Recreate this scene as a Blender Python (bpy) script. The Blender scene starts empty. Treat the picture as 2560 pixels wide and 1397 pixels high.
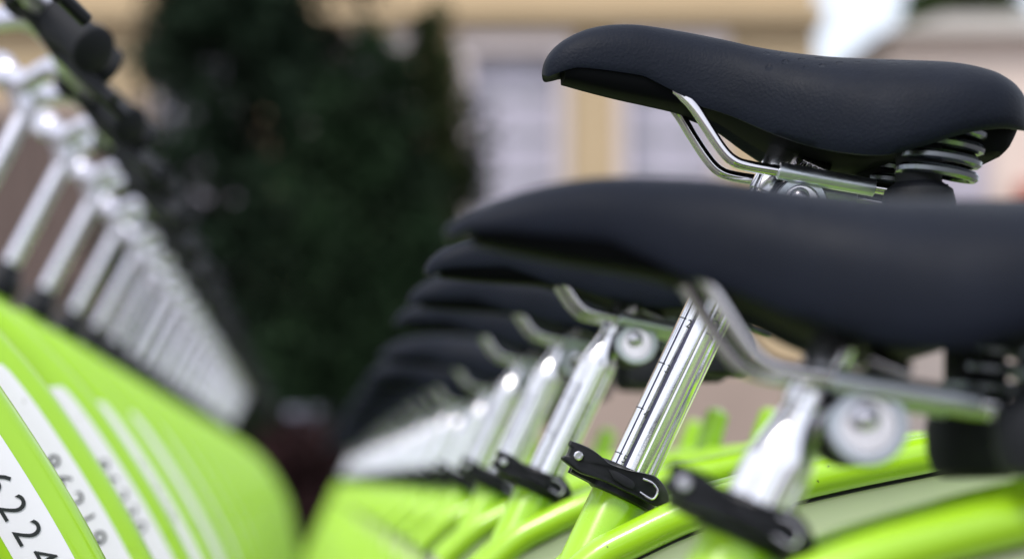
import bpy, math, random
from mathutils import Vector, Matrix

random.seed(11)
R = math.radians
scene = bpy.context.scene

# ------------------------------------------------------------------ camera
CAM_Z = 0.74
cam_d = bpy.data.cameras.new('camera')
cam = bpy.data.objects.new('camera', cam_d)
scene.collection.objects.link(cam)
scene.camera = cam
cam.location = (0, 0, CAM_Z)
cam.rotation_euler = (R(90), 0, 0)
cam_d.sensor_width = 36
cam_d.lens = 83.8
cam_d.shift_x = 0.1875
cam_d.shift_y = 0.196
cam_d.clip_start = 0.05
cam_d.clip_end = 500
cam_d.dof.use_dof = True
cam_d.dof.focus_distance = 1.31
cam_d.dof.aperture_fstop = 4.6
cam_d.dof.aperture_blades = 0

# ------------------------------------------------------------------ light
SUN_EL, SUN_AZ = 52, 218          # azimuth clockwise from +Y: behind the camera, a little to the left
world = bpy.data.worlds.new('World')
scene.world = world
world.use_nodes = True
wn = world.node_tree.nodes
wl = world.node_tree.links
bg = wn['Background']
sky = wn.new('ShaderNodeTexSky')
sky.sky_type = 'NISHITA'
sky.sun_disc = False
sky.sun_elevation = R(SUN_EL)
sky.sun_rotation = R(SUN_AZ)
sky.air_density = 1.0
sky.dust_density = 2.0
sky.ozone_density = 1.0
# thin bright cloud over the whole sky
wtc = wn.new('ShaderNodeTexCoord')
wno = wn.new('ShaderNodeTexNoise')
wno.inputs['Scale'].default_value = 2.2
wno.inputs['Detail'].default_value = 6
wrp = wn.new('ShaderNodeMapRange')
wrp.inputs['From Min'].default_value = 0.3
wrp.inputs['From Max'].default_value = 0.7
wrp.inputs['To Min'].default_value = 0.55
wrp.inputs['To Max'].default_value = 0.92
wmx = wn.new('ShaderNodeMix')
wmx.data_type = 'RGBA'
wmx.inputs['B'].default_value = (7.4, 7.7, 8.4, 1)
wl.new(wtc.outputs['Generated'], wno.inputs['Vector'])
wl.new(wno.outputs['Fac'], wrp.inputs['Value'])
wl.new(wrp.outputs['Result'], wmx.inputs['Factor'])
wl.new(sky.outputs['Color'], wmx.inputs['A'])
wl.new(wmx.outputs['Result'], bg.inputs['Color'])
bg.inputs['Strength'].default_value = 0.105
sun_d = bpy.data.lights.new('sun', 'SUN')
sun_d.energy = 1.5
sun_d.angle = R(12)
sun_d.color = (1.0, 0.95, 0.88)
sun = bpy.data.objects.new('sun', sun_d)
scene.collection.objects.link(sun)
sdir = Vector((math.sin(R(SUN_AZ)) * math.cos(R(SUN_EL)), math.cos(R(SUN_AZ)) * math.cos(R(SUN_EL)), math.sin(R(SUN_EL))))
sun.rotation_euler = (-sdir).to_track_quat('-Z', 'Y').to_euler()
sun.location = sdir * 30

vs = scene.view_settings
vs.view_transform = 'Standard'
vs.look = 'None'
vs.gamma = 1.0
vs.use_curve_mapping = False
vs.exposure = 0.78

# ------------------------------------------------------------------ materials
def mat(name, col, rough=0.5, metal=0.0, spec=0.5, coat=0.0, noise=None, bump=None, aniso=0.0):
    m = bpy.data.materials.new(name)
    m.use_nodes = True
    nt = m.node_tree
    b = nt.nodes['Principled BSDF']
    b.inputs['Base Color'].default_value = (*col, 1)
    b.inputs['Roughness'].default_value = rough
    b.inputs['Metallic'].default_value = metal
    b.inputs['Specular IOR Level'].default_value = spec
    b.inputs['Coat Weight'].default_value = coat
    b.inputs['Coat Roughness'].default_value = 0.08
    tc = nt.nodes.new('ShaderNodeTexCoord')
    if noise:                                    # (scale, amount): uneven colour
        n = nt.nodes.new('ShaderNodeTexNoise')
        n.inputs['Scale'].default_value = noise[0]
        n.inputs['Detail'].default_value = 5
        nt.links.new(tc.outputs['Object'], n.inputs['Vector'])
        mx = nt.nodes.new('ShaderNodeMix')
        mx.data_type = 'RGBA'
        a = noise[1]
        mx.inputs['A'].default_value = (*[c * (1 - a) for c in col], 1)
        mx.inputs['B'].default_value = (*[min(1, c * (1 + a)) for c in col], 1)
        nt.links.new(n.outputs['Fac'], mx.inputs['Factor'])
        nt.links.new(mx.outputs['Result'], b.inputs['Base Color'])
    if bump:                                     # (scale, strength, distance)
        n2 = nt.nodes.new('ShaderNodeTexNoise')
        n2.inputs['Scale'].default_value = bump[0]
        n2.inputs['Detail'].default_value = 4
        nt.links.new(tc.outputs['Object'], n2.inputs['Vector'])
        bp = nt.nodes.new('ShaderNodeBump')
        bp.inputs['Strength'].default_value = bump[1]
        bp.inputs['Distance'].default_value = bump[2]
        nt.links.new(n2.outputs['Fac'], bp.inputs['Height'])
        nt.links.new(bp.outputs['Normal'], b.inputs['Normal'])
    return m

M = {}
M['lime'] = mat('lime_paint', (0.345, 0.63, 0.014), 0.28, spec=0.5, coat=0.5, noise=(30, 0.05), bump=(400, 0.05, 0.0005))
M['pale'] = mat('pale_green_plastic', (0.84, 0.93, 0.56), 0.5, noise=(25, 0.05))
M['alu'] = mat('satin_aluminium', (0.90, 0.89, 0.93), 0.27, metal=1.0, noise=(120, 0.05), bump=(900, 0.06, 0.0004))
M['alu_bar'] = mat('polished_bar', (0.76, 0.745, 0.83), 0.34, metal=1.0)
M['chrome'] = mat('chrome_rail', (0.68, 0.66, 0.69), 0.07, metal=1.0)
M['washer'] = mat('zinc_washer', (0.62, 0.66, 0.72), 0.38, metal=1.0)
M['steel'] = mat('dark_spring_steel', (0.22, 0.24, 0.27), 0.25, metal=1.0)
M['black'] = mat('black_plastic', (0.007, 0.008, 0.011), 0.4, spec=0.25, noise=(60, 0.2), bump=(700, 0.1, 0.0004))
M['shell'] = mat('black_shell', (0.0035, 0.004, 0.005), 0.75, spec=0.05)
M['rubber'] = mat('black_rubber', (0.011, 0.012, 0.016), 0.65, spec=0.25, noise=(60, 0.2), bump=(500, 0.1, 0.0005))
M['white'] = mat('white_sticker', (0.80, 0.80, 0.86), 0.35, noise=(40, 0.02))
M['ink'] = mat('black_ink', (0.008, 0.012, 0.014), 0.5)
M['etch'] = mat('etched_grey', (0.07, 0.07, 0.10), 0.55)
M['navy'] = mat('navy_strip', (0.012, 0.012, 0.05), 0.4)
def wear(m, scale, lo, hi):
    """uneven gloss: handled, wiped and dusty patches"""
    nt = m.node_tree
    b = nt.nodes['Principled BSDF']
    tc = nt.nodes.new('ShaderNodeTexCoord')
    n = nt.nodes.new('ShaderNodeTexNoise')
    n.inputs['Scale'].default_value = scale
    n.inputs['Detail'].default_value = 8
    n.inputs['Roughness'].default_value = 0.65
    nt.links.new(tc.outputs['Object'], n.inputs['Vector'])
    q = nt.nodes.new('ShaderNodeMapRange')
    q.inputs['From Min'].default_value = 0.3
    q.inputs['From Max'].default_value = 0.7
    q.inputs['To Min'].default_value = lo
    q.inputs['To Max'].default_value = hi
    nt.links.new(n.outputs['Fac'], q.inputs['Value'])
    nt.links.new(q.outputs['Result'], b.inputs['Roughness'])
def chips(m, scale, thr, colr):
    """small chips and grime specks over the paint"""
    nt = m.node_tree
    b = nt.nodes['Principled BSDF']
    src = b.inputs['Base Color'].links[0].from_socket
    tc = nt.nodes.new('ShaderNodeTexCoord')
    n = nt.nodes.new('ShaderNodeTexNoise')
    n.inputs['Scale'].default_value = scale
    n.inputs['Detail'].default_value = 3
    nt.links.new(tc.outputs['Object'], n.inputs['Vector'])
    q = nt.nodes.new('ShaderNodeMapRange')
    q.inputs['From Min'].default_value = thr
    q.inputs['From Max'].default_value = thr + 0.02
    nt.links.new(n.outputs['Fac'], q.inputs['Value'])
    mx = nt.nodes.new('ShaderNodeMix')
    mx.data_type = 'RGBA'
    mx.inputs['B'].default_value = (*colr, 1)
    nt.links.new(q.outputs['Result'], mx.inputs['Factor'])
    nt.links.new(src, mx.inputs['A'])
    nt.links.new(mx.outputs['Result'], b.inputs['Base Color'])
wear(M['lime'], 18, 0.20, 0.42)
chips(M['lime'], 160, 0.735, (0.05, 0.08, 0.02))
wear(M['alu'], 45, 0.12, 0.26)
wear(M['alu_bar'], 30, 0.20, 0.38)
wear(M['washer'], 60, 0.3, 0.5)
wear(M['chrome'], 60, 0.04, 0.2)
wear(M['black'], 40, 0.3, 0.55)
chips(M['white'], 110, 0.73, (0.35, 0.35, 0.34))
M['red'] = mat('red_reflector', (0.35, 0.02, 0.015), 0.2)

# saddle cover: black vinyl with a stippled grain and punched dots on the rear top
def saddle_mat():
    m = mat('black_vinyl', (0.0048, 0.0072, 0.0150), 0.55, spec=0.16, noise=(28, 0.35))
    nt = m.node_tree
    b = nt.nodes['Principled BSDF']
    tc = nt.nodes.new('ShaderNodeTexCoord')
    n = nt.nodes.new('ShaderNodeTexNoise')
    n.inputs['Scale'].default_value = 620
    n.inputs['Detail'].default_value = 3
    nt.links.new(tc.outputs['Object'], n.inputs['Vector'])
    b1 = nt.nodes.new('ShaderNodeBump')
    b1.inputs['Strength'].default_value = 0.38
    b1.inputs['Distance'].default_value = 0.0008
    nt.links.new(n.outputs['Fac'], b1.inputs['Height'])
    mp = nt.nodes.new('ShaderNodeMapping')
    mp.inputs['Scale'].default_value = (1, 1, 0)
    nt.links.new(tc.outputs['Object'], mp.inputs['Vector'])
    vo = nt.nodes.new('ShaderNodeTexVoronoi')
    vo.inputs['Scale'].default_value = 112
    vo.inputs['Randomness'].default_value = 0.12
    nt.links.new(mp.outputs['Vector'], vo.inputs['Vector'])
    mr = nt.nodes.new('ShaderNodeMapRange')
    mr.inputs['From Min'].default_value = 0.15
    mr.inputs['From Max'].default_value = 0.25
    mr.inputs['To Min'].default_value = 0.0
    mr.inputs['To Max'].default_value = 1.0
    nt.links.new(vo.outputs['Distance'], mr.inputs['Value'])
    sx = nt.nodes.new('ShaderNodeSeparateXYZ')
    nt.links.new(tc.outputs['Object'], sx.inputs['Vector'])
    def rng(sock, lo, hi):
        q = nt.nodes.new('ShaderNodeMapRange')
        q.inputs['From Min'].default_value = lo
        q.inputs['From Max'].default_value = hi
        nt.links.new(sock, q.inputs['Value'])
        return q.outputs['Result']
    m1 = rng(sx.outputs['X'], -0.035, -0.015)
    m2 = rng(sx.outputs['Z'], 0.0565, 0.0585)
    mul = nt.nodes.new('ShaderNodeMath'); mul.operation = 'MULTIPLY'
    nt.links.new(m1, mul.inputs[0]); nt.links.new(m2, mul.inputs[1])
    sub = nt.nodes.new('ShaderNodeMath'); sub.operation = 'SUBTRACT'
    sub.inputs[0].default_value = 1.0
    nt.links.new(mr.outputs['Result'], sub.inputs[1])
    mm = nt.nodes.new('ShaderNodeMath'); mm.operation = 'MULTIPLY'
    nt.links.new(mul.outputs[0], mm.inputs[0]); nt.links.new(sub.outputs[0], mm.inputs[1])
    b2 = nt.nodes.new('ShaderNodeBump')
    b2.invert = True
    b2.inputs['Strength'].default_value = 0.9
    b2.inputs['Distance'].default_value = 0.0012
    nt.links.new(mm.outputs[0], b2.inputs['Height'])
    nt.links.new(b1.outputs['Normal'], b2.inputs['Normal'])
    nt.links.new(b2.outputs['Normal'], b.inputs['Normal'])
    return m
M['vinyl'] = saddle_mat()
wear(M['vinyl'], 22, 0.50, 0.66)

# ------------------------------------------------------------------ mesh helpers
class MB:
    def __init__(self):
        self.v, self.f = [], []
    def add(self, verts, faces):
        o = len(self.v)
        self.v += [tuple(p) for p in verts]
        self.f += [tuple(i + o for i in q) for q in faces]
        return self
    def rings(self, rings, cap=True, closed=False):
        n = len(rings[0]); fs = []; vs_ = [p for r in rings for p in r]
        m = len(rings)
        for i in range(m if closed else m - 1):
            a, b = i * n, ((i + 1) % m) * n
            for j in range(n):
                k = (j + 1) % n
                fs.append((a + j, a + k, b + k, b + j))
        if cap and not closed:
            fs.append(tuple(range(n - 1, -1, -1)))
            fs.append(tuple(range((m - 1) * n, m * n)))
        return self.add(vs_, fs)
    def tube(self, path, rad, n=12, cap=True, closed=False):
        P = [Vector(p) for p in path]
        m = len(P)
        rs = rad if isinstance(rad, (list, tuple)) else [rad] * m
        T = []
        for i in range(m):
            if closed:
                t = P[(i + 1) % m] - P[i - 1]
            else:
                t = P[min(i + 1, m - 1)] - P[max(i - 1, 0)]
            T.append(t.normalized())
        ref = Vector((0, 1, 0)) if abs(T[0].y) < 0.9 else Vector((1, 0, 0))
        u = (ref - T[0] * ref.dot(T[0])).normalized()
        out = []
        for i in range(m):
            u = (u - T[i] * u.dot(T[i])).normalized()
            w = T[i].cross(u)
            out.append([P[i] + (u * math.cos(2 * math.pi * k / n) + w * math.sin(2 * math.pi * k / n)) * rs[i] for k in range(n)])
        return self.rings(out, cap, closed)
    def lathe(self, o, axis, prof, n=20, ref=None):
        """prof: (distance along axis, radius)"""
        o = Vector(o); a = Vector(axis).normalized()
        r = Vector(ref) if ref else (Vector((0, 1, 0)) if abs(a.y) < 0.9 else Vector((1, 0, 0)))
        u = (r - a * r.dot(a)).normalized(); w = a.cross(u)
        return self.rings([[o + a * t + (u * math.cos(2 * math.pi * k / n) + w * math.sin(2 * math.pi * k / n)) * max(q, 1e-5) for k in range(n)] for t, q in prof])
    def box(self, a, b):
        x0, y0, z0 = a; x1, y1, z1 = b
        return self.add([(x0, y0, z0), (x1, y0, z0), (x1, y1, z0), (x0, y1, z0), (x0, y0, z1), (x1, y0, z1), (x1, y1, z1), (x0, y1, z1)],
                        [(0, 3, 2, 1), (4, 5, 6, 7), (0, 1, 5, 4), (1, 2, 6, 5), (2, 3, 7, 6), (3, 0, 4, 7)])
    def mesh(self, name, m, smooth=35, bevel=None):
        me = bpy.data.meshes.new(name)
        me.from_pydata(self.v, [], self.f)
        me.update()
        me.materials.append(m)
        if smooth:
            me.polygons.foreach_set('use_smooth', [True] * len(me.polygons))
            me.set_sharp_from_angle(angle=R(smooth))
        return me

col = scene.collection
def obj(name, me, parent=None, loc=None):
    o = bpy.data.objects.new(name, me)
    col.objects.link(o)
    if parent: o.parent = parent
    if loc is not None: o.location = loc
    return o
def part(name, mb, m, parent=None, loc=None, smooth=35):
    return obj(name, mb.mesh(name, m, smooth), parent, loc)
def tag(o, label, cat, group=None, kind=None):
    if label: o['label'] = label
    if cat: o['category'] = cat
    if group: o['group'] = group
    if kind: o['kind'] = kind
    return o
def empty(name, loc, rz=0):
    o = bpy.data.objects.new(name, None)
    col.objects.link(o)
    o.location = loc
    o.rotation_euler = (0, 0, rz)
    o.empty_display_size = 0.1
    return o
def copy_tree(o, parent=None):
    c = o.copy(); col.objects.link(c)
    c.parent = parent
    for ch in list(o.children): copy_tree(ch, c)
    return c

def catmull(pts, k=6):
    """smooth a list of equal-length tuples"""
    out = []
    n = len(pts)
    for i in range(n - 1):
        p0, p1, p2, p3 = pts[max(i - 1, 0)], pts[i], pts[i + 1], pts[min(i + 2, n - 1)]
        for j in range(k):
            t = j / k
            out.append(tuple(0.5 * (2 * b + (c - a) * t + (2 * a - 5 * b + 4 * c - d) * t * t + (3 * b - a - 3 * c + d) * t ** 3) for a, b, c, d in zip(p0, p1, p2, p3)))
    out.append(tuple(pts[-1]))
    return out

def text_verts(s, size):
    cu = bpy.data.curves.new('glyph', 'FONT')
    cu.body = s
    cu.size = size
    cu.align_x = 'CENTER'
    cu.resolution_u = 4
    o = bpy.data.objects.new('glyph', cu)
    col.objects.link(o)
    bpy.context.view_layer.update()
    me = bpy.data.meshes.new_from_object(o)
    v = [tuple(x.co) for x in me.vertices]
    f = [tuple(p.vertices) for p in me.polygons]
    bpy.data.objects.remove(o); bpy.data.curves.remove(cu); bpy.data.meshes.remove(me)
    return v, f
GLYPH = {}
def glyph(c):
    if c not in GLYPH: GLYPH[c] = text_verts(c, 1.0)
    return GLYPH[c]

# ------------------------------------------------------------------ the ground
gm = mat('paving', (0.13, 0.118, 0.112), 0.8, noise=(1.3, 0.25), bump=(60, 0.3, 0.004))
g = part('ground', MB().add([(-150, -60, 0), (150, -60, 0), (150, 250, 0), (-150, 250, 0)], [(0, 1, 2, 3)]), gm, smooth=None)
tag(g, None, None, kind='structure')

# ------------------------------------------------------------------ the bicycle (faces -X; x = 0 is the middle, z = 0 the ground)
C = Vector((0.164, 0, 0.742))                       # top of the seat tube
U = Vector((math.sin(R(25.5)), 0, math.cos(R(25.5))))    # seat-tube direction
N = Vector((math.cos(R(25.5)), 0, -math.sin(R(25.5))))   # across it, rearwards
BB = C + U * (-0.452 / U.z)
HC = Vector((-0.3806, 0, 0.985))                    # top of the head tube
HU = Vector((math.sin(R(28)), 0, math.cos(R(28))))
RA = Vector((0.375, 0, 0.335))                      # rear axle
FA = Vector((-0.735, 0, 0.335))                     # front axle
WR = 0.335

# --- main beam with the number strip
BEAM = [(-0.400, 0.923), (-0.348, 0.905), (-0.288, 0.866), (-0.233, 0.812), (-0.193, 0.758), (-0.152, 0.690), (-0.120, 0.620), (-0.098, 0.520), (-0.078, 0.420), (BB.x - 0.01, 0.30)]
BEAM = [(x + 0.003, z) for x, z in BEAM]
BEAM_S = catmull(BEAM, 8)
def arc(pts):
    s = [0]
    for a, b in zip(pts, pts[1:]): s.append(s[-1] + math.hypot(b[0] - a[0], b[1] - a[1]))
    return s
BEAM_L = arc(BEAM_S)
def beam_at(s):
    for i in range(len(BEAM_L) - 1):
        if BEAM_L[i + 1] >= s or i == len(BEAM_L) - 2:
            t = (s - BEAM_L[i]) / (BEAM_L[i + 1] - BEAM_L[i])
            a, b = BEAM_S[i], BEAM_S[i + 1]
            a2 = BEAM_S[max(i - 1, 0)]; b2 = BEAM_S[min(i + 2, len(BEAM_S) - 1)]
            d = math.hypot(b2[0] - a2[0], b2[1] - a2[1])
            tx, tz = (b2[0] - a2[0]) / d, (b2[1] - a2[1]) / d
            return (a[0] + (b[0] - a[0]) * t, a[1] + (b[1] - a[1]) * t), (tx, tz), (-tz, tx)    # point, tangent (down), up-right normal
def beam_s_of_z(z):
    for i in range(len(BEAM_S)):
        if BEAM_S[i][1] <= z: return BEAM_L[i]
def superring(c, a, b, ha, hb, n=36, e=2.7):
    """superellipse ring with half axes ha along a and hb along b"""
    out = []
    for k in range(n):
        t = 2 * math.pi * k / n
        ct, st = math.cos(t), math.sin(t)
        out.append(c + a * (ha * math.copysign(abs(ct) ** (2 / e), ct)) + b * (hb * math.copysign(abs(st) ** (2 / e), st)))
    return out
BEAM_HA, BEAM_HB = 0.0275, 0.019
def beam_face(q):
    """how far the beam's side bulges at q across it"""
    return BEAM_HB * (1 - min(0.999, abs(q / BEAM_HA)) ** 2.7) ** (1 / 2.7)
def frame_mesh():
    mb = MB()
    rs = []
    for i in range(0, 41):
        s = BEAM_L[-1] * i / 40
        p, t, n = beam_at(s)
        rs.append(superring(Vector((p[0], 0, p[1])), Vector((n[0], 0, n[1])), Vector((0, -1, 0)), BEAM_HA, BEAM_HB))
    mb.rings(rs)
    mb.lathe(HC - HU * 0.125, HU, [(0, 0.020), (0.003, 0.0225), (0.122, 0.0225), (0.125, 0.020)], 24)          # head tube
    mb.lathe(BB, U, [(0, 0.016), ((C - BB).length - 0.001, 0.016), ((C - BB).length, 0.0155)], 28)              # seat tube
    mb.lathe(BB - Vector((0, 0.036, 0)), (0, 1, 0), [(0, 0.018), (0.002, 0.021), (0.07, 0.021), (0.072, 0.018)], 24)
    for s in (-1, 1):
        mb.tube(catmull([(BB.x + 0.02, s * 0.022, BB.z + 0.01), (BB.x + 0.12, s * 0.036, BB.z + 0.02), (RA.x - 0.06, s * 0.058, RA.z - 0.006), (RA.x + 0.012, s * 0.062, RA.z)]), 0.0095, 10)
        mb.tube([(C - U * 0.15 + Vector((0.0, s * 0.018, 0))), (RA + Vector((-0.02, s * 0.056, 0.05))), (RA + Vector((0.0, s * 0.062, 0.0)))], 0.0075, 10)
    return mb

# rear carrier tubes arching back from the seat tube
RACK = [(0.112, 0.670), (0.141, 0.6965), (0.162, 0.7085), (0.192, 0.7225), (0.224, 0.7325), (0.266, 0.7430), (0.309, 0.7520), (0.337, 0.757), (0.384, 0.7625), (0.45, 0.764), (0.54, 0.756), (0.62, 0.739)]

SEAT_STATIONS = [  # distance along, top, bottom, half width, all mm from the saddle clamp
    (-143.2, 63.5, 60.5, 3), (-142, 68, 58.5, 8), (-138.5, 73.5, 57.5, 12), (-132, 79, 56.5, 15.5), (-122, 84, 54, 18), (-110, 86.9, 51, 19.5), (-97, 87.5, 48, 20.5),
    (-85, 86.5, 45.5, 21.5), (-65, 83.2, 41, 24), (-45, 79, 34, 29), (-27, 74.5, 24, 40), (-8, 70.8, 15, 53), (10, 68.2, 9.5, 65),
    (28, 66.7, 7.5, 74), (48, 65.5, 12, 79), (68, 64, 18, 80), (86, 60.5, 21, 77), (98, 55.5, 21.5, 68), (106, 49.5, 23, 53), (110.5, 43, 26.5, 34), (112, 37.5, 31, 12)]
FLAT_NOSE = {-143.2: 61.8, -142: 63.5, -138.5: 66, -132: 69.5, -122: 73.5, -110: 76.8, -97: 79, -85: 79.8, -65: 79.2, -45: 77.2, -27: 74.0}
def saddle_cover(flat):
    """flat: how far the nose is worn down, 0 to 1"""
    st = catmull([(a, b + (FLAT_NOSE.get(a, b) - b) * flat, c, d) for a, b, c, d in SEAT_STATIONS], 4)
    rings = []
    for s, zt, zb, hw in st:
        lift = 10.0 * max(0.0, min(1.0, (s + 141) / 22)) if s < -90 else max(0.0, 10.0 * (-60 - s) / 30)
        lift = min(lift, 0.25 * (zt - zb))
        zb2 = zb + lift
        zm = zb2 + 0.30 * (zt - zb2)
        e = 2.25
        ring = []
        K = 18
        for i in range(K + 1):                                   # over the top from -y to +y
            t = math.pi * i / K
            ct, sn = math.cos(t), math.sin(t)
            y = -hw * math.copysign(abs(ct) ** (2 / e), ct)
            z = zm + (zt - zm) * (abs(sn) ** (2 / e))
            if s > 0:                                            # shallow dish along the middle of the rear
                z -= 2.2 * math.exp(-(y / 16) ** 2) * min(1, s / 25)
            ring.append((s, y, z))
        low = [(1.0, 0.55), (0.985, 0.2), (0.95, 0.0), (0.88, 0.02), (0.80, 0.22), (0.5, 0.5), (0.0, 0.6)]
        for q, r in low: ring.append((s, hw * q, zb2 + (zm - zb2) * r))
        for q, r in reversed(low[:-1]): ring.append((s, -hw * q, zb2 + (zm - zb2) * r))
        rings.append([(a / 1000, b / 1000, c / 1000) for a, b, c in ring])
    mb = MB().rings(rings)
    return mb
def saddle_base():
    st = catmull(SEAT_STATIONS, 3)
    rings = []
    for s, zt, zb, hw in st:
        if s < -133 or s > 107: continue
        k = 0.90 if s < -60 else (0.93 - 0.13 * min(1, (s + 60) / 40))
        lo = zb if s < -58 else zb + 3
        if s > 58: lo = zb + 3 - min(14, (s - 58) * 0.7)
        if s > 96: lo += (s - 96) * 1.4
        hi = zb + 0.42 * (zt - zb)
        w = hw * k
        ring = [(s, -w, hi), (s, -w * 0.98, (lo + hi) / 2), (s, -w * 0.86, lo + 1.5), (s, -w * 0.7, lo), (s, w * 0.7, lo), (s, w * 0.86, lo + 1.5), (s, w * 0.98, (lo + hi) / 2), (s, w, hi)]
        rings.append([(a / 1000, b / 1000, c / 1000) for a, b, c in ring])
    return MB().rings(rings)

def post_mesh():
    """seat post relative to the saddle clamp: axis runs 18 mm in front of it"""
    mb = MB()
    n = 96
    grooves = [(-0.80, 0.07, 0.0011), (-0.55, 0.10, 0.0013), (0.08, 0.05, 0.0006), (0.60, 0.07, 0.0009)]
    o = N * -0.018
    def ring(t, r, gk):
        out = []
        for k in range(n):
            a = 2 * math.pi * k / n
            sx, cy = math.sin(a), math.cos(a)
            rr = r
            if cy > -0.2 and gk:
                for v, w, dp in grooves:
                    q = (a if a < math.pi else a - 2 * math.pi) - math.asin(v)
                    if abs(q) < w: rr -= gk * dp * (1 - (q / w) ** 2)
            out.append(o + U * t + N * (sx * rr) + Vector((0, -cy * rr, 0)))
        return out
    rings = [ring(-0.30, 0.0133, 1), ring(-0.042, 0.0133, 1), ring(-0.038, 0.0133, 0.6), ring(-0.034, 0.0129, 0.2), ring(-0.028, 0.0115, 0), ring(-0.021, 0.0096, 0), ring(-0.016, 0.0088, 0),
             ring(-0.0135, 0.0086, 0), ring(-0.013, 0.0093, 0), ring(-0.004, 0.0093, 0), ring(0.012, 0.0091, 0), ring(0.017, 0.008, 0), ring(0.0205, 0.005, 0), ring(0.0215, 0.001, 0)]
    return mb.rings(rings)
def on_post(along, ang, r=0.01342):
    """point on the post: along the axis from the clamp, angle from the side that faces the camera, positive to the rear"""
    return N * -0.018 + U * along + N * (math.sin(ang) * r) + Vector((0, -math.cos(ang) * r, 0))

LEVER = [(400, 230), (650, 330), (820, 450), (950, 560), (1200, 650), (1500, 715), (1640, 760), (1760, 890), (1830, 1060), (1800, 1165), (1690, 1200), (1560, 1168), (1400, 1085), (1150, 965),
         (900, 840), (680, 760), (520, 700), (380, 600), (270, 500), (300, 455), (345, 440), (385, 330), (370, 285)]
LEVER_SLOT = [(1430, 790), (1560, 845), (1640, 945), (1625, 1035), (1550, 1085), (1380, 985)]
def lv(p):      # lever outline units (37.5 micrometres) to metres from the top of the seat tube
    return ((p[0] * 0.1718 + 540) / 4585 * 0.978 - C.x, (140 - p[1] * 0.1718) / 4585 * 0.978 + 0.74 - C.z)
def build_clamp(parent):
    mb = MB()
    mb.lathe(-U * 0.0135, U, [(0, 0.0172), (0.001, 0.0192), (0.0145, 0.0192), (0.0165, 0.018), (0.0168, 0.0136)], 32)
    # ears at the front that the skewer passes through
    for s in (-1, 1):
        c = N * -0.021 + Vector((0, s * 0.006, 0)) - U * 0.006
        ring = lambda k: [c + N * a * k + U * b * k + Vector((0, s * 0.0028 * q, 0)) for a, b, q in ()]
        pts = [(-0.010, -0.006), (0.008, -0.0065), (0.008, 0.007), (-0.010, 0.006)]
        mb.rings([[c + N * a + U * b + Vector((0, y, 0)) for a, b in pts] for y in (-0.003, 0.003)])
    cl = part('seat_clamp', mb, M['black'], parent, C)
    # lever: thick plate with rounded edges, bowed a little round the tube, in front of the collar
    L = [lv(p) for p in LEVER]
    cx = sum(p[0] for p in L) / len(L); cz = sum(p[1] for p in L) / len(L)
    smooth = catmull([*L, L[0]], 3)[:-1]
    def yb(x):                                      # bow
        t = (x + 0.004) / 0.03
        return -0.0225 + 0.004 * t * t
    rings = []
    for k, dy in ((0.90, 0.0055), (1.0, 0.004), (1.0, -0.0005), (0.97, -0.0025), (0.90, -0.0035)):
        rings.append([(cx + (x - cx) * k, yb(x) + dy, cz + (z - cz) * k) for x, z in smooth])
    lever = part('lever', MB().rings(rings), M['black'], cl, (0, 0, 0))
    # raised bright edge of the slot and the recess itself
    S = [lv(p) for p in LEVER_SLOT]
    ed = [(x, yb(x) - 0.0038, z) for x, z in catmull(S, 4)]
    part('slot_edge', MB().tube(ed, 0.0007, 8), M['chrome'], cl)
    F = catmull([lv(p) for p in [(930, 660), (1060, 690), (1290, 830), (1290, 930), (1180, 910), (1000, 790)]], 3)
    inner = [(x, yb(x) - 0.0042, z) for x, z in F]
    fx = sum(p[0] for p in inner) / len(inner); fz = sum(p[2] for p in inner) / len(inner)
    part('thumb_pad', MB().rings([[(x, y + 0.002, z) for x, y, z in inner], inner, [(fx + (x - fx) * .8, y - 0.0004, fz + (z - fz) * .8) for x, y, z in inner]]), M['rubber'], cl)
    bx, bz = lv((495, 455))
    b = MB().lathe((bx, -0.0215, bz), (0, -1, 0), [(0, 0.0026), (0.0032, 0.0026), (0.0038, 0.0020), (0.0038, 0.0011), (0.003, 0.0009)], 8)
    part('pivot_bolt', b, M['alu_bar'], cl)
    return cl

def spring_mesh(s):
    path = []
    for i in range(0, 97):
        t = i / 96
        a = t * 4.1 * 2 * math.pi + 1.0
        path.append((0.058 + 0.007 * t + 0.0185 * math.cos(a), s * 0.050 + 0.0165 * math.sin(a), -0.004 + 0.030 * t - 0.0185 * math.cos(a) * 0.24))
    return MB().tube(path, 0.0029, 8)

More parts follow.
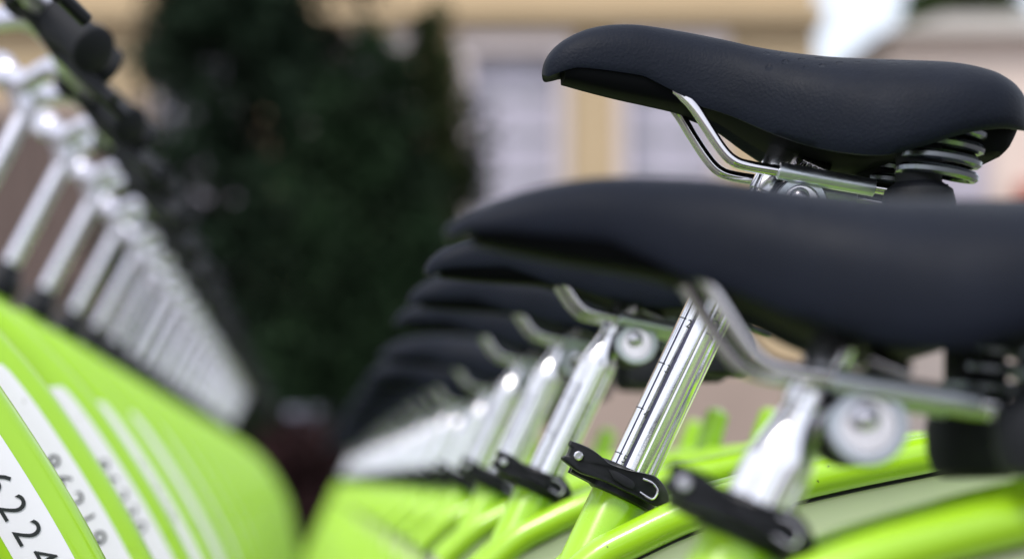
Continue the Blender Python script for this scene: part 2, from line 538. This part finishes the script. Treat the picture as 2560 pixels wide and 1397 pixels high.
def wheel(parent, c, rear):
    mb = MB()
    n = 40
    tyre = MB().tube([(c.x + (WR - 0.022) * math.cos(2 * math.pi * k / n), 0, c.z + (WR - 0.022) * math.sin(2 * math.pi * k / n)) for k in range(n)], 0.022, 10, closed=True)
    w = empty('wheel', (0, 0, 0)); w.parent = parent
    part('tyre', tyre, M['rubber'], w)
    rim = MB()
    rr = []
    for k in range(n):
        a = 2 * math.pi * k / n
        d = Vector((math.cos(a), 0, math.sin(a)))
        rr.append([c + d * (WR - q) + Vector((0, y, 0)) for q, y in ((0.036, -0.012), (0.052, -0.008), (0.052, 0.008), (0.036, 0.012))])
    rim.rings(rr, closed=True)
    part('rim', rim, M['alu_bar'], w)
    sp = MB()
    for k in range(28):
        a = 2 * math.pi * k / 28
        d = Vector((math.cos(a), 0, math.sin(a)))
        sp.tube([c + d * 0.02 + Vector((0, 0.025 * (-1) ** k, 0)), c + d * (WR - 0.05)], 0.0011, 4)
    part('spokes', sp, M['steel'], w)
    part('hub', MB().lathe(c - Vector((0, 0.055, 0)), (0, 1, 0), [(0, 0.008), (0.02, 0.008), (0.022, 0.025), (0.028, 0.025), (0.03, 0.016), (0.08, 0.016), (0.082, 0.025), (0.088, 0.025), (0.09, 0.008), (0.11, 0.008)], 16), M['alu_bar'], w)
    return w
def mudguard(c, a0, a1):
    rr = []
    for k in range(25):
        a = R(a0 + (a1 - a0) * k / 24)
        d = Vector((math.cos(a), 0, math.sin(a)))
        prof = [(-0.031, 0.0), (-0.027, 0.010), (-0.014, 0.017), (0.014, 0.017), (0.027, 0.010), (0.031, 0.0), (0.029, 0.0), (0.025, 0.008), (0.013, 0.0145), (-0.013, 0.0145), (-0.025, 0.008), (-0.029, 0.0)]
        rr.append([c + d * (WR + 0.008 + h) + Vector((0, y, 0)) for y, h in prof])
    return MB().rings(rr)

def build_bicycle():
    root = empty('bicycle', (0, 0, 0))
    fr = part('frame', frame_mesh(), M['lime'], root)
    # number strip on the camera side of the beam
    s0, s1 = beam_s_of_z(0.822), beam_s_of_z(0.56)
    vs_, fs = [], []
    K = 40
    for i in range(K + 1):
        s = s0 + (s1 - s0) * i / K
        p, t, n = beam_at(s)
        e = min(1.0, (s - s0) / 0.012 + 0.02)
        hw = 0.0145 * math.sqrt(max(0.0, 1 - (1 - e) ** 2))
        for q in (-1, -0.75, -0.5, -0.25, 0, 0.25, 0.5, 0.75, 1):
            vs_.append((p[0] + n[0] * hw * q, -(beam_face(hw * q) + 0.0007), p[1] + n[1] * hw * q))
        if i:
            for j in range(8):
                a = (i - 1) * 9 + j
                fs.append((a, a + 9, a + 10, a + 1))
    part('number_strip', MB().add(vs_, fs), M['white'], root)
    # rear carrier: two arching tubes, cross bars, an upright
    cr = MB()
    for s in (-1, 1):
        cr.tube(catmull([(x, s * (0.026 + 0.008 * min(1, max(0, (x - 0.11) / 0.25))), z) for x, z in RACK], 5), 0.0100, 14)
    for x, z in ((0.30, 0.7502), (0.45, 0.764), (0.60, 0.7435)):
        cr.tube([(x, -0.034, z), (x, 0.034, z)], 0.007, 10)
    rc = part('rear_carrier', cr, M['lime'], root)
    for x in (0.345, 0.392):
        part('carrier_post', MB().tube([(x, 0, 0.758), (x + 0.006, 0, 0.782), (x + 0.012, 0, 0.800), (x + 0.0135, 0, 0.803)], [0.011, 0.0105, 0.0095, 0.003], 12), M['lime'], root)
        part('carrier_bar', MB().tube([(x + 0.001, -0.032, 0.7645), (x + 0.001, 0.032, 0.7645)], 0.006, 8), M['lime'], root)
    # pale skirt guard below the carrier
    top = catmull([(x, z - 0.004) for x, z in RACK], 3)
    part('guard_shadow', MB().tube(catmull([(x, -0.0285, z - 0.0108) for x, z in RACK], 3), 0.0017, 8), M['black'], root)  # shadow line under the carrier tube, built as a thin black strip
    sg = MB()
    fv, ff = [], []
    for i, (x, z) in enumerate(top):
        lo = 0.42 + 0.10 * ((x - 0.35) / 0.25) ** 2
        for y in (-0.0245, -0.022):
            fv += [(x, y, z), (x, y, lo)]
        if i:
            a, b = (i - 1) * 4, i * 4
            ff += [(a, a + 1, b + 1, b), (a + 2, b + 2, b + 3, a + 3), (a, b, b + 2, a + 2), (a + 1, a + 3, b + 3, b + 1)]
    l = (len(top) - 1) * 4
    ff += [(0, 2, 3, 1), (l, l + 1, l + 3, l + 2)]
    part('skirt_guard', sg.add(fv, ff), M['pale'], root)
    part('mudguard', mudguard(RA, -20, 165), M['lime'], root)
    part('mudguard', mudguard(FA, 20, 150), M['lime'], root)
    wheel(root, RA, True); wheel(root, FA, False)
    # fork
    fk = MB()
    fk.lathe(HC - HU * 0.165, HU, [(0, 0.018), (0.03, 0.020), (0.04, 0.016)], 20)
    for s in (-1, 1):
        b = HC - HU * 0.155
        fk.tube(catmull([(b.x, s * 0.012, b.z), (b.x - 0.01, s * 0.042, b.z - 0.03), (b.x - 0.08, s * 0.050, b.z - 0.18), (FA.x + 0.10, s * 0.053, FA.z + 0.22), (FA.x, s * 0.055, FA.z)], 5), 0.011, 12)
    part('fork', fk, M['lime'], root)
    # headset, stem and bar
    hs = MB().lathe(HC, HU, [(-0.020, 0.0232), (-0.018, 0.0252), (0.000, 0.0252), (0.006, 0.0225), (0.010, 0.019), (0.018, 0.0160), (0.022, 0.0140), (0.0225, 0.008)], 24)
    part('headset', hs, M['black'], root)
    part('crown_race', MB().lathe(HC - HU * 0.130, HU, [(0, 0.019), (0.002, 0.024), (0.010, 0.024), (0.012, 0.02)], 24), M['black'], root)
    TOP = HC + HU * 0.172
    stem = MB().lathe(HC, HU, [(0.0, 0.0102), (0.165, 0.0102), (0.172, 0.0095), (0.174, 0.006)], 24)
    CL = TOP + Vector((-0.029, 0, 0.036))
    stem.tube([TOP - HU * 0.012, TOP + Vector((-0.012, 0, 0.018)), CL], [0.0110, 0.0125, 0.0140], 16)
    stem.lathe(CL - Vector((0, 0.024, 0)), (0, 1, 0), [(0, 0.0135), (0.003, 0.0165), (0.045, 0.0165), (0.048, 0.0135)], 20)
    part('stem', stem, M['alu_bar'], root)
    half = [(-0.029, 0.0, 0.036), (-0.018, 0.020, 0.030), (0.000, 0.040, 0.017), (0.017, 0.058, 0.022), (0.036, 0.078, 0.026), (0.053, 0.105, 0.018), (0.062, 0.135, 0.004), (0.070, 0.168, -0.008), (0.124, 0.240, -0.058)]
    bar = MB()
    pth = [(x, -y, z) for x, y, z in reversed(half[1:])] + half
    bar.tube([TOP + Vector(p) for p in catmull(pth, 5)], 0.0112, 14)
    hb = part('handlebar', bar, M['alu_bar'], root)
    for s in (-1, 1):
        a = TOP + Vector((0.064, s * 0.180, -0.002)); b = TOP + Vector((0.130, s * 0.247, -0.0630))
        d = (b - a).normalized(); ln = (b - a).length
        part('grip', MB().lathe(a, d, [(0, 0.0125), (0.002, 0.0205), (0.010, 0.0205), (0.012, 0.0165), (ln * .5, 0.0178), (ln - 0.012, 0.0170), (ln - 0.010, 0.0195), (ln - 0.003, 0.0195), (ln, 0.015)], 18), M['rubber'], root)
        lv0 = TOP + Vector((0.066, s * 0.181, -0.004))
        br = MB().lathe(lv0 - d * 0.006, d, [(0, 0.0135), (0.001, 0.0155), (0.014, 0.0155), (0.015, 0.0135)], 14)
        br.tube(catmull([lv0 + Vector((0, 0, -0.008)), lv0 + Vector((0.014, s * 0.004, -0.030)), lv0 + Vector((0.034, s * 0.024, -0.056)), lv0 + Vector((0.078, s * 0.060, -0.096))], 4), 0.005, 8)
        part('brake_lever', br, M['black'], root)
    # crank, chain case, pedals
    part('chain_case', MB().rings([superring(Vector((0.16, y, 0.312)), Vector((1, 0, 0.02)).normalized(), Vector((0, 0, 1)), 0.30 * k, 0.085 * k, 32, 2.6) for y, k in ((0.040, 0.97), (0.044, 1), (0.058, 1), (0.062, 0.97))]), M['black'], root)
    for s in (-1, 1):
        ck = MB().tube([BB + Vector((0, s * 0.070, 0)), BB + Vector((s * 0.16, s * 0.080, -0.04 * s))], [0.013, 0.010], 10)
        part('crank_arm', ck, M['alu_bar'], root)
        e = BB + Vector((s * 0.16, s * 0.080, -0.04 * s))
        part('pedal', MB().box((e.x - 0.042, min(e.y, e.y + s * 0.09), e.z - 0.011), (e.x + 0.042, max(e.y, e.y + s * 0.09), e.z + 0.011)), M['rubber'], root)
    part('kickstand', MB().tube([BB + Vector((0.06, -0.03, -0.01)), BB + Vector((0.10, -0.13, -0.15)), BB + Vector((0.12, -0.165, -BB.z + 0.008))], 0.008, 8), M['black'], root)
    build_clamp(root)
    # seat post and saddle, both placed at the saddle clamp so they slide along the tube
    sp = part('seat_post', post_mesh(), M['alu'], root)
    sd = part('saddle', saddle_cover(0.45), M['vinyl'], root, smooth=60)
    part('base_shell', saddle_base(), M['shell'], sd, smooth=50)
    for s in (-1, 1):
        rp = [(-0.0815, s * 0.010, 0.056), (-0.0765, s * 0.014, 0.0515), (-0.0705, s * 0.018, 0.0475), (-0.0644, s * 0.021, 0.0405), (-0.058, s * 0.022, 0.0305), (-0.0495, s * 0.022, 0.0177), (-0.043, s * 0.022, 0.0111), (-0.0345, s * 0.022, 0.0080), (-0.013, s * 0.022, 0.0045), (0.0364, s * 0.024, -0.0045), (0.052, s * 0.034, -0.0072), (0.062, s * 0.050, -0.0080)]
        part('rail', MB().tube(catmull(rp, 4), 0.0031, 12), M['chrome'], sd)
        part('spring', spring_mesh(s), M['steel'], sd)
        part('spring_cup', MB().lathe((0.050, s * 0.048, -0.034), (0, 0, 1), [(0, 0.012), (0.003, 0.0165), (0.010, 0.0185), (0.020, 0.0190), (0.026, 0.0175), (0.030, 0.012), (0.061, 0.0115)], 24), M['rubber'], sd)
    bc = Vector((-0.006, 0, -0.0120))
    ck = MB().lathe(bc - Vector((0, 0.019, 0)), (0, 1, 0), [(0, 0.010), (0.001, 0.0110), (0.037, 0.0110), (0.038, 0.010)], 24)
    part('saddle_clamp', ck, M['chrome'], sd)
    for s in (-1, 1):
        y = s * 0.0225
        part('clamp_jaw', MB().tube([(-0.019, y, 0.0056), (-0.0185, y, 0.0054), (0.0325, y, -0.0038), (0.033, y, -0.0039)], [0.0035, 0.0047, 0.0047, 0.0035], 14), M['washer'], sd)
        o = bc + Vector((0, s * 0.0170, 0))
        part('clamp_disc', MB().lathe(o, (0, s, 0), [(-0.006, 0.012), (-0.005, 0.0150), (0.0, 0.0150), (0.0010, 0.0145)], 28), M['black'], sd)
        pr = [(0.0005, 0.0142), (0.0030, 0.0142), (0.0040, 0.0136), (0.0040, 0.0104), (0.0030, 0.0099), (0.0005, 0.0099)]
        part('washer', MB().rings([[o + Vector((math.cos(a) * r, s * y_, math.sin(a) * r)) for y_, r in pr] for a in [2 * math.pi * k / 32 for k in range(32)]], closed=True), M['washer'], sd)
        part('clamp_nut', MB().lathe(o + Vector((-0.0010, 0, 0.0034)), (0, s, 0), [(0, 0.0056), (0.005, 0.0054), (0.0075, 0.0043), (0.0088, 0.0023), (0.0091, 0.0005)], 20), M['alu_bar'], sd)
    bolt = MB()
    o = N * -0.018 + U * 0.012
    for i in range(5):
        bolt.lathe(o + N * (0.010 + i * 0.0032), N, [(0, 0.0048), (0.0004, 0.0056), (0.0014, 0.0056), (0.0018, 0.0048), (0.0032, 0.0048)], 14)
    part('threaded_bolt', bolt, M['chrome'], sd)
    return root

proto = build_bicycle()
NOSE = {1: saddle_cover(1.0).mesh('saddle', M['vinyl'], 60), 2: saddle_cover(0.0).mesh('saddle', M['vinyl'], 60)}

def add_number(root, digits):
    strip = next(o for o in root.children if o.name.split('.')[0] == 'number_strip')
    s_last = beam_s_of_z(0.701)
    mb = MB()
    for i, ch in enumerate(digits):
        sc = s_last - (len(digits) - 1 - i) * 0.0157
        v, f = glyph(ch)
        out = []
        for x, y, _ in v:
            p, t, n = beam_at(sc + x * 0.0220)
            q = (y - 0.36) * 0.0220
            out.append((p[0] + n[0] * q, -(beam_face(q) + 0.0012), p[1] + n[1] * q))
        mb.add(out, f)
    part('number', mb, M['ink'], strip, smooth=None)

def add_post_marks(root):
    post = next(o for o in root.children if o.name.split('.')[0] == 'seat_post')
    for i, ch in enumerate('12345'):
        along = -0.069 - 0.027 * i
        mb = MB()
        v, f = glyph(ch)
        out = []
        for x, y, _ in v:
            out.append(on_post(along + (y - 0.36) * 0.0066, R(-36) + x * 0.0066 / 0.0134, 0.01348))
        mb.add(out, f)
        part('scale_digit', mb, M['ink'], post, smooth=None)
        tk = [on_post(along + dz, R(a), 0.01350) for dz in (0.0016, 0.0022) for a in (-84, -72, -60, -50)]
        part('scale_tick', MB().add(tk, [(j, j + 1, j + 5, j + 4) for j in range(3)]), M['ink'], post, smooth=None)
    for a0, a1 in ((-31, -25), (-57, -54)):  # navy strips laid along the two front grooves to darken them
        ln = [on_post(t_, R(a), 0.01346 if a0 == -31 else 0.0134) for t_ in (-0.200, -0.055) for a in (a0, (a0 + a1) / 2, a1)]
        part('groove_line', MB().add(ln, [(0, 1, 4, 3), (1, 2, 5, 4)]), M['navy'], post, smooth=None)
    w = 'KALLOY'
    mb = MB()
    for i, ch in enumerate(w):
        along = -0.068 - 0.0058 * i
        v, f = glyph(ch)
        mb.add([on_post(along - x * 0.0078, R(22) + (y - 0.36) * 0.0078 / 0.0134, 0.01348) for x, y, _ in v], f)
    part('maker_name', mb, M['etch'], post, smooth=None)

NB = 27
SPACING = 0.403
ORD = ['', '', '', 'third', 'fourth', 'fifth', 'sixth', 'seventh', 'eighth', 'ninth', 'tenth', 'eleventh', 'twelfth']
numbers = {2: '86224', 3: '86219', 4: '86230', 5: '86207', 6: '86241', 7: '86215', 8: '86228', 9: '86203'}
bikes = {}
bikes[1] = proto
for k in range(2, NB + 1): bikes[k] = copy_tree(proto)
rnd = random.Random(4)
for k in range(1, NB + 1):
    b = bikes[k]
    jx = {1: 0.0, 2: 0.005, 3: -0.004}.get(k, 0.001 - 0.0022 * (k - 2) + rnd.uniform(-0.003, 0.003))
    b.location = (jx, 1.3 + SPACING * (k - 2), -0.014 if k == 1 else 0)
    b.rotation_euler = (0 if k < 5 else R(rnd.uniform(-0.8, 0.8)), 0, 0 if k < 5 else R(rnd.uniform(-1.0, 1.0)))
    t = {1: 0.063, 2: 0.184, 3: 0.126, 4: 0.135}.get(k, 0.128 + rnd.uniform(-0.016, 0.012))
    pos = C + U * t + N * 0.018
    tilt = {1: -2.0, 2: 0, 3: -8.0, 4: -8.0}.get(k, rnd.uniform(-9.0, -5.0))
    for ch in b.children:
        nm = ch.name.split('.')[0]
        if nm == 'seat_post': ch.location = pos
        elif nm == 'saddle':
            ch.location = pos
            ch.rotation_euler = (0, R(tilt), 0)
            if k != 2: ch.scale = (1.04, 1, 1)
            if k in NOSE: ch.data = NOSE[k]
            for q in ch.children:                   # the rails keep their slope in the clamp
                if q.name.split('.')[0] != 'base_shell' and k != 2: q.rotation_euler = (0, R(-tilt + (-0.5 if k == 1 else 2.5)), 0)
            if k == 1:
                ch.location.x -= 0.010              # clamped further forward
            if k == 1:                              # this saddle stands a little higher above its clamp
                for q in ch.children:
                    qn = q.name.split('.')[0]
                    if qn == 'rail': q.scale = (1, 1, 1.1); q.location.z -= 0.0056
                    elif qn in ('spring', 'spring_cup'): q.location.z -= 0.003
                    elif qn != 'base_shell': q.location.z -= 0.0056
                    if qn != 'base_shell': q.location.x += 0.010
        if k == 1 and nm == 'seat_post': ch.location = pos - U * 0.0065
    add_number(b, numbers.get(k, '862%02d' % (10 + k)))
    if k <= 5: add_post_marks(b)
    if k == 1: lab = 'nearest lime green bicycle, its low black saddle blurred across the middle of the picture'
    elif k == 2: lab = 'sharply focused lime green bicycle with the highest saddle on a long numbered seat post'
    elif k <= 12: lab = '%s lime green bicycle from the camera in the parked row' % ORD[k]
    else: lab = 'blurred lime green bicycle towards the far end of the parked row'
    tag(b, lab, 'bicycle', 'lime green bicycles parked in a row')

# ------------------------------------------------------------------ background: facade behind the row
F = 5960.0
def bx(px, Y): return (px - 800) * Y / F
def bz(py, Y): return CAM_Z + (1200 - py) * Y / F

M['wall'] = mat('ochre_render', (0.48, 0.365, 0.225), 0.85, noise=(0.9, 0.10), bump=(30, 0.2, 0.01))
M['plinth'] = mat('pink_grey_stone', (0.36, 0.28, 0.24), 0.85, noise=(1.5, 0.2))
M['surround'] = mat('pale_stone_surround', (0.58, 0.51, 0.51), 0.8, noise=(3, 0.08))
M['glass'] = mat('curtained_glass', (0.50, 0.465, 0.57), 0.2, spec=0.6, noise=(1.2, 0.15))
M['sash'] = mat('grey_green_sash', (0.24, 0.25, 0.26), 0.5)
M['boarding'] = mat('brown_boards', (0.105, 0.070, 0.060), 0.6, noise=(6, 0.35))
M['pink'] = mat('pale_pink_render', (0.76, 0.65, 0.59), 0.85, noise=(0.7, 0.1))
M['rooftile'] = mat('dark_roof', (0.34, 0.31, 0.28), 0.8, noise=(2, 0.2))
M['awning'] = mat('red_awning', (0.40, 0.09, 0.06), 0.7)

YB = 25.0
bld = empty('building', (0, YB, 0))
tag(bld, 'ochre rendered building with tall pale windows behind the tall trees', 'building')
x_left, x_right = -14.0, bx(2040, YB)
zt_win, zb_win = bz(135, YB), 2.65
cxs = [bx(1285 + 392 * i, YB) for i in range(-8, 2)]
hw = 0.44
wall = MB()
Z1 = 11.0
edges = [x_left]
cxs = [c for c in cxs if not bx(-60, YB) < c < bx(260, YB)]
for c in cxs: edges += [c - hw, c + hw]
edges.append(x_right)
for i in range(0, len(edges), 2):
    wall.box((edges[i], 0, 1.9), (edges[i + 1], 0.5, zt_win))
for c in cxs: wall.box((c - hw, 0.002, 1.9), (c + hw, 0.498, zb_win))
wall.box((x_left, 0, zt_win), (x_right, 0.5, Z1))
wall.box((x_left, 0.5, 0), (x_left + 0.4, 8, Z1))
wall.box((x_right - 0.4, 0.5, 0), (x_right, 8, Z1))
part('wall', wall, M['wall'], bld, smooth=None)
part('plinth', MB().box((x_left - 0.02, -0.08, 0), (x_right + 0.03, 0.48, 1.9)), M['plinth'], bld, smooth=None)
part('cornice', MB().box((x_left - 0.05, -0.22, zt_win + 0.34), (x_right + 0.06, 0, zt_win + 0.46)).box((x_left - 0.03, -0.12, zt_win + 0.24), (x_right + 0.04, 0, zt_win + 0.34)), M['wall'], bld, smooth=None)
part('roof', MB().add([(x_left - .3, -.4, Z1), (x_right + .3, -.4, Z1), (x_right + .3, 8.4, Z1), (x_left - .3, 8.4, Z1), (x_left + 2, 4, Z1 + 2.4), (x_right - 2, 4, Z1 + 2.4)], [(0, 1, 5, 4), (1, 2, 5), (2, 3, 4, 5), (3, 0, 4), (0, 3, 2, 1)]), M['rooftile'], bld, smooth=None)
first = None
for c in cxs:
    if c < -6.2: continue
    w = empty('window', (c, 0, zb_win)); w.parent = bld
    if first is None:
        H = zt_win - zb_win
        sr = MB()
        sr.box((-hw - 0.13, -0.05, -0.1), (-hw, 0.1, H + 0.02)).box((hw, -0.05, -0.1), (hw + 0.13, 0.1, H + 0.02)).box((-hw - 0.16, -0.07, H + 0.02), (hw + 0.16, 0.1, H + 0.22)).box((-hw - 0.16, -0.12, -0.2), (hw + 0.16, 0.1, -0.1))
        kids = [part('surround', sr, M['surround'], w, smooth=None)]
        fr = MB()
        nx, nz = 3, 6
        pw, ph = 2 * hw / nx, H / nz
        for i in range(nx + 1):
            x = -hw + i * pw
            fr.box((x - 0.022, 0.12, 0), (x + 0.022, 0.17, H))
        for j in range(nz + 1):
            z = j * ph
            fr.box((-hw, 0.123, z - 0.02), (hw, 0.167, z + 0.02))
        kids.append(part('sash', fr, M['sash'], w, smooth=None))
        pm = MB().box((-pw / 2 + 0.021, 0.140, 0.02), (pw / 2 - 0.021, 0.146, ph - 0.02)).mesh('pane', M['glass'], None)
        for i in range(nx):
            for j in range(nz):
                kids.append(obj('pane', pm, w, (-hw + (i + 0.5) * pw, 0, j * ph)))
        first = kids
    else:
        for q in first:
            d = q.copy(); col.objects.link(d); d.parent = w
brd = empty('board_panel', (bx(60, YB), -0.1, 0)); brd.parent = bld  # panel of brown boards filling the facade's lower left
part('panel_frame', MB().box((-1.35, -0.06, 0), (-1.2, 0.06, 4.5)).box((1.2, -0.06, 0), (1.35, 0.06, 4.5)).box((-1.35, -0.06, 4.5), (1.35, 0.06, 4.7)), M['plinth'], brd, smooth=None)
for i in range(12):
    part('panel_board', MB().box((-1.195 + i * 0.199, -0.03, 0.02), (-1.195 + i * 0.199 + 0.19, 0.02 + 0.004 * (i % 2), 4.48)), M['boarding'], brd, smooth=None)

YP = 33.0
b2 = empty('building', (0, YP, 0))
tag(b2, 'pale pink building beyond the ochre one, behind the highest saddle', 'building')
xa, xb = bx(2235, YP), bx(2235, YP) + 7
zr = bz(92, YP)
part('wall', MB().box((xa, 0, 0), (xb, 6, zr)), M['pink'], b2, smooth=None)
part('roof', MB().add([(xa - .25, -.3, zr), (xb + .25, -.3, zr), (xb + .25, 6.3, zr), (xa - .25, 6.3, zr), (xa + 1.5, 3, zr + 0.9), (xb - 1.5, 3, zr + 0.9)], [(0, 1, 5, 4), (1, 2, 5), (2, 3, 4, 5), (3, 0, 4), (0, 3, 2, 1)]), M['rooftile'], b2, smooth=None)
for i in range(3):
    w = empty('window', (bx(2390, YP) + i * 1.7, 0, bz(560, YP))); w.parent = b2
    part('surround', MB().box((-0.5, -0.04, -0.1), (-0.4, 0.05, 1.6)).box((0.4, -0.04, -0.1), (0.5, 0.05, 1.6)).box((-0.5, -0.04, 1.6), (0.5, 0.05, 1.72)).box((-0.5, -0.06, -0.2), (0.5, 0.05, -0.1)), M['surround'], w, smooth=None)
    part('pane', MB().box((-0.4, -0.012, -0.1), (0.4, -0.006, 1.6)), M['glass'], w, smooth=None)
xw = bx(2540, YP)
part('awning', MB().add([(xw, -0.01, bz(455, YP)), (xw + 2.2, -0.01, bz(455, YP)), (xw + 2.2, -1.0, bz(520, YP)), (xw, -1.0, bz(520, YP)), (xw, -1.0, bz(545, YP)), (xw + 2.2, -1.0, bz(545, YP)), (xw, -0.01, bz(545, YP)), (xw + 2.2, -0.01, bz(545, YP))],
                        [(0, 3, 2, 1), (3, 4, 5, 2), (0, 6, 4, 3), (1, 2, 5, 7), (4, 6, 7, 5), (0, 1, 7, 6)]), M['awning'], b2, smooth=None)

# ------------------------------------------------------------------ trees and shrubs
def leaf_mat(name, col_, var):
    m = mat(name, col_, 0.7, spec=0.08)
    nt = m.node_tree
    b = nt.nodes['Principled BSDF']
    oi = nt.nodes.new('ShaderNodeTexCoord')
    n = nt.nodes.new('ShaderNodeTexNoise')
    n.inputs['Scale'].default_value = 2.6
    n.inputs['Detail'].default_value = 3
    nt.links.new(oi.outputs['Object'], n.inputs['Vector'])
    rp = nt.nodes.new('ShaderNodeValToRGB')
    rp.color_ramp.elements[0].position = 0.35
    rp.color_ramp.elements[1].position = 0.68
    rp.color_ramp.elements[0].color = (*[c * (1 - var) for c in col_], 1)
    rp.color_ramp.elements[1].color = (*[c * (1 + var) for c in col_], 1)
    nt.links.new(n.outputs['Fac'], rp.inputs['Fac'])
    nt.links.new(rp.outputs['Color'], b.inputs['Base Color'])
    return m
M['conifer'] = leaf_mat('dark_conifer', (0.014, 0.026, 0.015), 0.75)
M['conifer2'] = leaf_mat('olive_conifer', (0.034, 0.046, 0.016), 0.7)
M['shrub'] = leaf_mat('dark_shrub', (0.013, 0.027, 0.012), 0.75)
M['redshrub'] = leaf_mat('dark_red_shrub', (0.028, 0.013, 0.014), 0.5)
M['leaf'] = leaf_mat('mid_green_leaf', (0.055, 0.085, 0.03), 0.4)
M['bark'] = mat('bark', (0.06, 0.045, 0.035), 0.9, noise=(8, 0.3), bump=(25, 0.6, 0.02))

def tree(name, label, cat, loc, prof, n_clumps, leaves, leaf, m, trunk_r, seed, group=None):
    """prof: list of (height, radius) of the crown outline"""
    rd = random.Random(seed)
    root = empty(name, loc)
    tag(root, label, cat, group)
    h0, h1 = prof[0][0], prof[-1][0]
    def rad(h):
        for (a, ra), (b_, rb) in zip(prof, prof[1:]):
            if a <= h <= b_: return ra + (rb - ra) * (h - a) / (b_ - a)
        return 0.02
    tk = MB()
    top = h0 + (h1 - h0) * 0.9
    tk.tube([(0.03 * math.sin(i), 0.03 * math.cos(i * 1.7), top * i / 8) for i in range(9)], [trunk_r * (1 - 0.09 * i) for i in range(9)], 10)
    for i in range(18):
        h = h0 + (top - h0) * (i + 0.5) / 18
        a = rd.uniform(0, 6.28); r = rad(h) * 0.75
        tk.tube([(0, 0, h), (math.cos(a) * r * .5, math.sin(a) * r * .5, h + r * .2), (math.cos(a) * r, math.sin(a) * r, h + r * .5)], [trunk_r * .3, trunk_r * .2, 0.005], 6)
    part('trunk', tk, M['bark'], root)
    cr = MB()
    vs_, fs = cr.v, cr.f
    wts = []
    for _ in range(n_clumps):
        while True:
            h = rd.uniform(h0, h1)
            if rd.random() < (rad(h) / max(r for _, r in prof)) ** 1.3 + 0.06: break
        a = rd.uniform(0, 6.28)
        r = rad(h) * math.sqrt(rd.uniform(0.05, 1.0)) * rd.uniform(0.72, 1.28)
        c = Vector((math.cos(a) * r, math.sin(a) * r, h))
        cs = rd.uniform(0.6, 1.3) * (0.05 + 0.16 * rad(h))
        for _ in range(leaves):
            d = Vector((rd.gauss(0, 1), rd.gauss(0, 1), rd.gauss(0, 1)))
            p = c + d * cs * 0.6
            t = Vector((rd.gauss(0, 1), rd.gauss(0, 1), rd.gauss(0.5, 0.7))).normalized()
            q = t.cross(Vector((rd.gauss(0, 1), rd.gauss(0, 1), rd.gauss(0, 1)))).normalized()
            l = leaf * rd.uniform(0.6, 1.3); w = l * 0.35
            o = len(vs_)
            vs_ += [tuple(p - t * l * .5), tuple(p + q * w * .5), tuple(p + t * l * .5), tuple(p - q * w * .5)]
            fs.append((o, o + 1, o + 2, o + 3))
    part('crown', cr, m, root, smooth=None)
    return root
YT = 15.0
tree('evergreen_tree', 'tall dark evergreen tree, the broadest behind the row of bicycles', 'tree', (bx(630, YT), YT, 0), [(0.15, 0.75), (1.2, 0.92), (2.4, 0.84), (3.0, 0.66), (4.2, 0.62), (5.6, 0.45), (6.8, 0.12)], 820, 60, 0.115, M['conifer'], 0.10, 1, 'evergreens behind the bicycles')
tree('evergreen_tree', 'slim olive green evergreen whose pointed top stands left of the highest saddle', 'tree', (bx(1072, YT), YT + 0.2, 0), [(0.15, 0.52), (1.4, 0.44), (2.3, 0.33), (3.0, 0.27), (3.5, 0.18), (3.72, 0.05)], 430, 60, 0.095, M['conifer2'], 0.06, 2, 'evergreens behind the bicycles')
tree('shrub', 'dark bushy shrub between the two evergreens at the end of the row', 'shrub', (bx(930, 13.8), 13.8, 0), [(0.05, 0.5), (0.9, 0.62), (1.8, 0.52), (2.6, 0.36), (3.1, 0.22), (3.35, 0.05)], 400, 60, 0.09, M['shrub'], 0.05, 3)
tree('shrub', 'low dark reddish shrub in the gap at the far end of the bicycle row', 'shrub', (bx(745, 13.0), 13.0, 0), [(0.02, 0.3), (0.5, 0.42), (0.9, 0.30), (1.02, 0.08)], 220, 50, 0.07, M['redshrub'], 0.03, 4)
tree('broadleaf_tree', 'mid green tree rising behind the pale pink building', 'tree', (bx(2410, 44), 44, 0), [(5.0, 1.0), (7.6, 1.3), (9.5, 1.0), (11.5, 0.4)], 300, 60, 0.28, M['leaf'], 0.2, 5)

# grey utility box behind the red shrub
ub = empty('utility_box', (bx(782, 13.6), 13.6, 0))
tag(ub, 'small blue grey utility box behind the low reddish shrub', 'utility box')
M['box'] = mat('blue_grey_steel', (0.20, 0.20, 0.27), 0.5, noise=(5, 0.1))
part('cabinet', MB().box((-0.13, -0.1, 0.0), (0.13, 0.1, 1.10)), M['box'], ub, smooth=None)
part('lid', MB().box((-0.15, -0.12, 1.10), (0.15, 0.12, 1.15)), M['box'], ub, smooth=None)
part('cabinet_door', MB().box((-0.11, -0.112, 0.1), (0.11, -0.1005, 1.05)), M['box'], ub, smooth=None)
